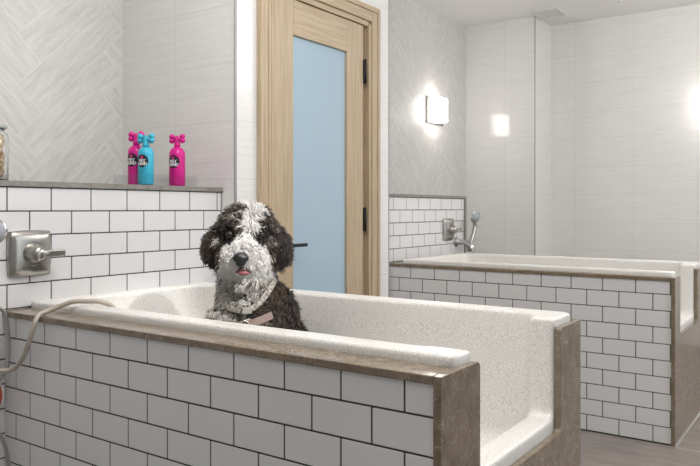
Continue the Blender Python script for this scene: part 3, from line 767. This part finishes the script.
    for i in idx:
        p = Vector(cen[i]); nn = Vector(nor[i]); z = p.z - w0
        q = Vector((p.x, p.y, z))
        if (Vector((q.x, 0, q.z)) - Vector((nose.x, 0, nose.z))).length < 0.024 and q.y < -0.1: continue
        if y_front(q, mouth): continue
        e = min((Vector((q.x, q.z)) - Vector((a.x, a.z))).length for a in (eyeL, eyeR)) if q.y < -0.03 else 1
        if e < 0.015: continue
        head = z > 0.915
        mz = head and q.y < -0.05 and z < 1.02
        Ln = (0.012 if mz else 0.034 if head else 0.036) * random.uniform(0.7, 1.2)
        if head and e < 0.032: Ln *= 0.4
        if mz and abs(q.x - mouth.x) < 0.034 and q.z < 0.99: Ln *= 0.5
        curl = 0.0022 if mz else (0.0062 if not head else 0.0052)
        turns = random.uniform(0.9, 1.7)
        # comb: down and outward from the nose / parting
        down = Vector((0, 0, -1))
        if mz: flow = (q - Vector((nose.x, -0.13, 1.0))); flow.y *= 0.3; flow = flow.normalized() * 0.8
        elif head and z > 1.06: flow = Vector((math.copysign(0.6, q.x - 0.01), -0.1, -0.35 if z < 1.09 else 0.1))
        else: flow = down * 0.8
        g = (nn * 0.75 + flow * 0.7 + Vector((random.uniform(-.3, .3), random.uniform(-.3, .3), random.uniform(-.3, .3)))).normalized()
        a = g.orthogonal().normalized(); b = g.cross(a); ph = random.uniform(0, 2 * PI)
        c = int(coat((p.x, p.y, p.z)))
        for s in range(5):
            o_ = p + Vector((random.gauss(0, .0035), random.gauss(0, .0035), random.gauss(0, .0035))) - nn * 0.003
            L_ = Ln * random.uniform(0.8, 1.1); ph2 = ph + random.uniform(-.5, .5)
            base = len(V); r0 = 0.0019 if not mz else 0.0015
            for k in range(SEG):
                f = k / (SEG - 1); ca = curl * min(1, 2.2 * f) * 1.0
                pos = o_ + g * (L_ * f * 0.85) + down * (0.010 * f * f) + (a * math.cos(ph2 + turns * 2 * PI * f) + b * math.sin(ph2 + turns * 2 * PI * f)) * ca
                r = r0 * (1 - 0.75 * f * f)
                for d in range(SIDES):
                    an = 2 * PI * d / SIDES; V.append(pos + (a * math.cos(an) + b * math.sin(an)) * r)
            for k in range(SEG - 1):
                for d in range(SIDES):
                    F.append((base + k * 3 + d, base + k * 3 + (d + 1) % 3, base + (k + 1) * 3 + (d + 1) % 3, base + (k + 1) * 3 + d)); MI.append(c)
    fm = bpy.data.meshes.new('coat'); fm.from_pydata([tuple(v) for v in V], [], F)
    fm.polygons.foreach_set('material_index', np.array(MI, dtype=np.int32)); fm.polygons.foreach_set('use_smooth', [True] * len(F))
    fo = link('curly_coat', fm, [M[k] for k in ('fur_black', 'fur_brown', 'fur_tan', 'fur_white', 'fur_grey')], t); fo['kind'] = 'stuff'
    # ---- face
    for c in (eyeL, eyeR):
        bm = bmesh.new(); ell(bm, (c.x, c.y - 0.002, c.z + w0), (0.0140, 0.0115, 0.0140), seg=18, ring=12); from_bm('eye', bm, M['eye'], t, True)
    bm = bmesh.new(); ell(bm, (nose.x, nose.y, nose.z + w0 + 0.003), (0.0240, 0.017, 0.0165)); ell(bm, (nose.x, nose.y + 0.002, nose.z + w0 - 0.008), (0.016, 0.015, 0.015))
    for f in bm.faces: f.smooth = True
    from_bm('nose', bm, M['nose'], t)
    bm = bmesh.new(); ell(bm, (mouth.x, -0.140, 0.943 + w0), (0.026, 0.014, 0.0155)); from_bm('mouth', bm, M['mouth'], t, True)
    bm = bmesh.new(); ell(bm, (mouth.x, -0.143, 0.935 + w0), (0.0190, 0.014, 0.0080)); from_bm('tongue', bm, M['tongue'], t, True)
    # ---- collar and harness
    def band(pts, width, th, m, name, par):
        bm = bmesh.new(); p = catmull([(a, b, c + w0) for a, b, c in pts], 8)
        rings = []
        for i, q in enumerate(p):
            tg = (p[min(i + 1, len(p) - 1)] - p[max(i - 1, 0)]).normalized(); out = Vector((q.x * 0.8, q.y - 0.05, 0.02)).normalized()
            out = (out - tg * out.dot(tg)).normalized(); wd = tg.cross(out)
            rings.append([bm.verts.new(q + wd * sx * width / 2 + out * sy * th / 2) for sx, sy in ((-1, -1), (1, -1), (1, 1), (-1, 1))])
        for A, B in zip(rings[:-1], rings[1:]):
            for k in range(4): bm.faces.new((A[k], A[(k + 1) % 4], B[(k + 1) % 4], B[k]))
        bm.faces.new(rings[0]); bm.faces.new(rings[-1]); bmesh.ops.recalc_face_normals(bm, faces=bm.faces)
        return from_bm(name, bm, m, par)
    cl = band([(-0.070, -0.075, 0.838), (-0.040, -0.100, 0.822), (0.0, -0.110, 0.818), (0.035, -0.102, 0.834), (0.070, -0.075, 0.872), (0.092, -0.02, 0.90)], 0.018, 0.004, M['plaid'], 'collar', t)
    bm = bmesh.new(); box(bm, (-0.012, -0.124, 0.808 + w0), (0.018, -0.112, 0.828 + w0), 0.003, 2); from_bm('buckle', bm, M['cap'], cl)
    hs = band([(-0.095, -0.075, 0.772), (-0.055, -0.115, 0.776), (-0.008, -0.128, 0.776), (0.035, -0.122, 0.786), (0.080, -0.095, 0.800)], 0.022, 0.004, M['strap'], 'harness', t)
    bm = bmesh.new(); ringp = [(-0.004 + 0.012 * math.cos(a), -0.133, 0.778 + w0 + 0.012 * math.sin(a)) for a in [2 * PI * k / 20 for k in range(21)]]; sweep(bm, ringp, 0.002, 8, cap=False); from_bm('harness_ring', bm, M['chrome'], hs)
    return t
def y_front(q, m): return abs(q.x - m.x) < 0.024 and abs(q.z - m.z) < 0.017 and q.y < -0.07
build_dog()

# ---------------------------------------------------------------- light
w = bpy.data.worlds.new('World'); scene.world = w; w.use_nodes = True
bg = w.node_tree.nodes['Background']; bg.inputs[0].default_value = (0.97, 0.98, 1.0, 1); bg.inputs[1].default_value = 0.26
def area(name, loc, size, power, color=(1, 0.98, 0.955), rot=(0, 0, 0)):
    l = bpy.data.lights.new(name, 'AREA'); l.shape = 'RECTANGLE'; l.size, l.size_y = size; l.energy = power; l.color = color
    o = bpy.data.objects.new(name, l); COL.objects.link(o); o.location = loc; o.rotation_euler = rot; return o
def fill_point(loc, power, color=(1, 0.98, 0.955), r=0.16):  # added point fill without a fixture, evens out walls and ceiling
    l = bpy.data.lights.new('wall_fill_point', 'POINT'); l.energy = power; l.shadow_soft_size = r; l.color = color
    o = bpy.data.objects.new('wall_fill_point', l); COL.objects.link(o); o.location = loc; return o
fill_point((1.25, -0.08, 2.50), 33)
fill_point((2.7, 2.30, 2.50), 26)
fill_point((2.4, 3.60, 2.52), 40)
area('ceiling_and_fill', (1.0, 0.45, CEIL - 0.02), (1.4, 0.7), 8)
area('ceiling_and_fill', (2.6, -1.5, CEIL - 0.02), (1.4, 0.8), 12)  # fill added on the camera side to lift the dog and bath front
area('window_light', (4.5, 1.6, 1.6), (2.2, 2.4), 22, (0.86, 0.93, 1.0), (0, PI / 2, 0))
s = bpy.data.lights.new('dog_fill_spot', 'SPOT'); s.energy = 270; s.spot_size = math.radians(14); s.spot_blend = 0.8; s.shadow_soft_size = 0.06; s.color = (1, 0.97, 0.94)  # added narrow spot, no real fixture, brightens the dog's pale fur
so = bpy.data.objects.new('dog_fill_spot', s); COL.objects.link(so); so.location = (2.6, 0.02, 2.30)
so.rotation_euler = (Vector((0.665, 0.395, 0.90)) - so.location).to_track_quat('-Z', 'Y').to_euler()

# ---------------------------------------------------------------- camera
cd = bpy.data.cameras.new('Camera'); cam = bpy.data.objects.new('Camera', cd); COL.objects.link(cam)
cam.location = (2.2095, -1.2546, 1.1269); cam.rotation_euler = (PI / 2, 0, 0.6176)
cd.sensor_fit = 'HORIZONTAL'; cd.sensor_width = 36; cd.lens = 715.833 / 700 * 36
cd.shift_x = (350 - 339.064) / 700; cd.shift_y = -(233 - 208.73) / 700; cd.clip_start = 0.05
scene.camera = cam
vs = scene.view_settings; scene.cycles.transparent_max_bounces = 32; vs.view_transform = 'Standard'; vs.look = 'None'; vs.gamma = 1; vs.exposure = 0.30; vs.use_curve_mapping = False
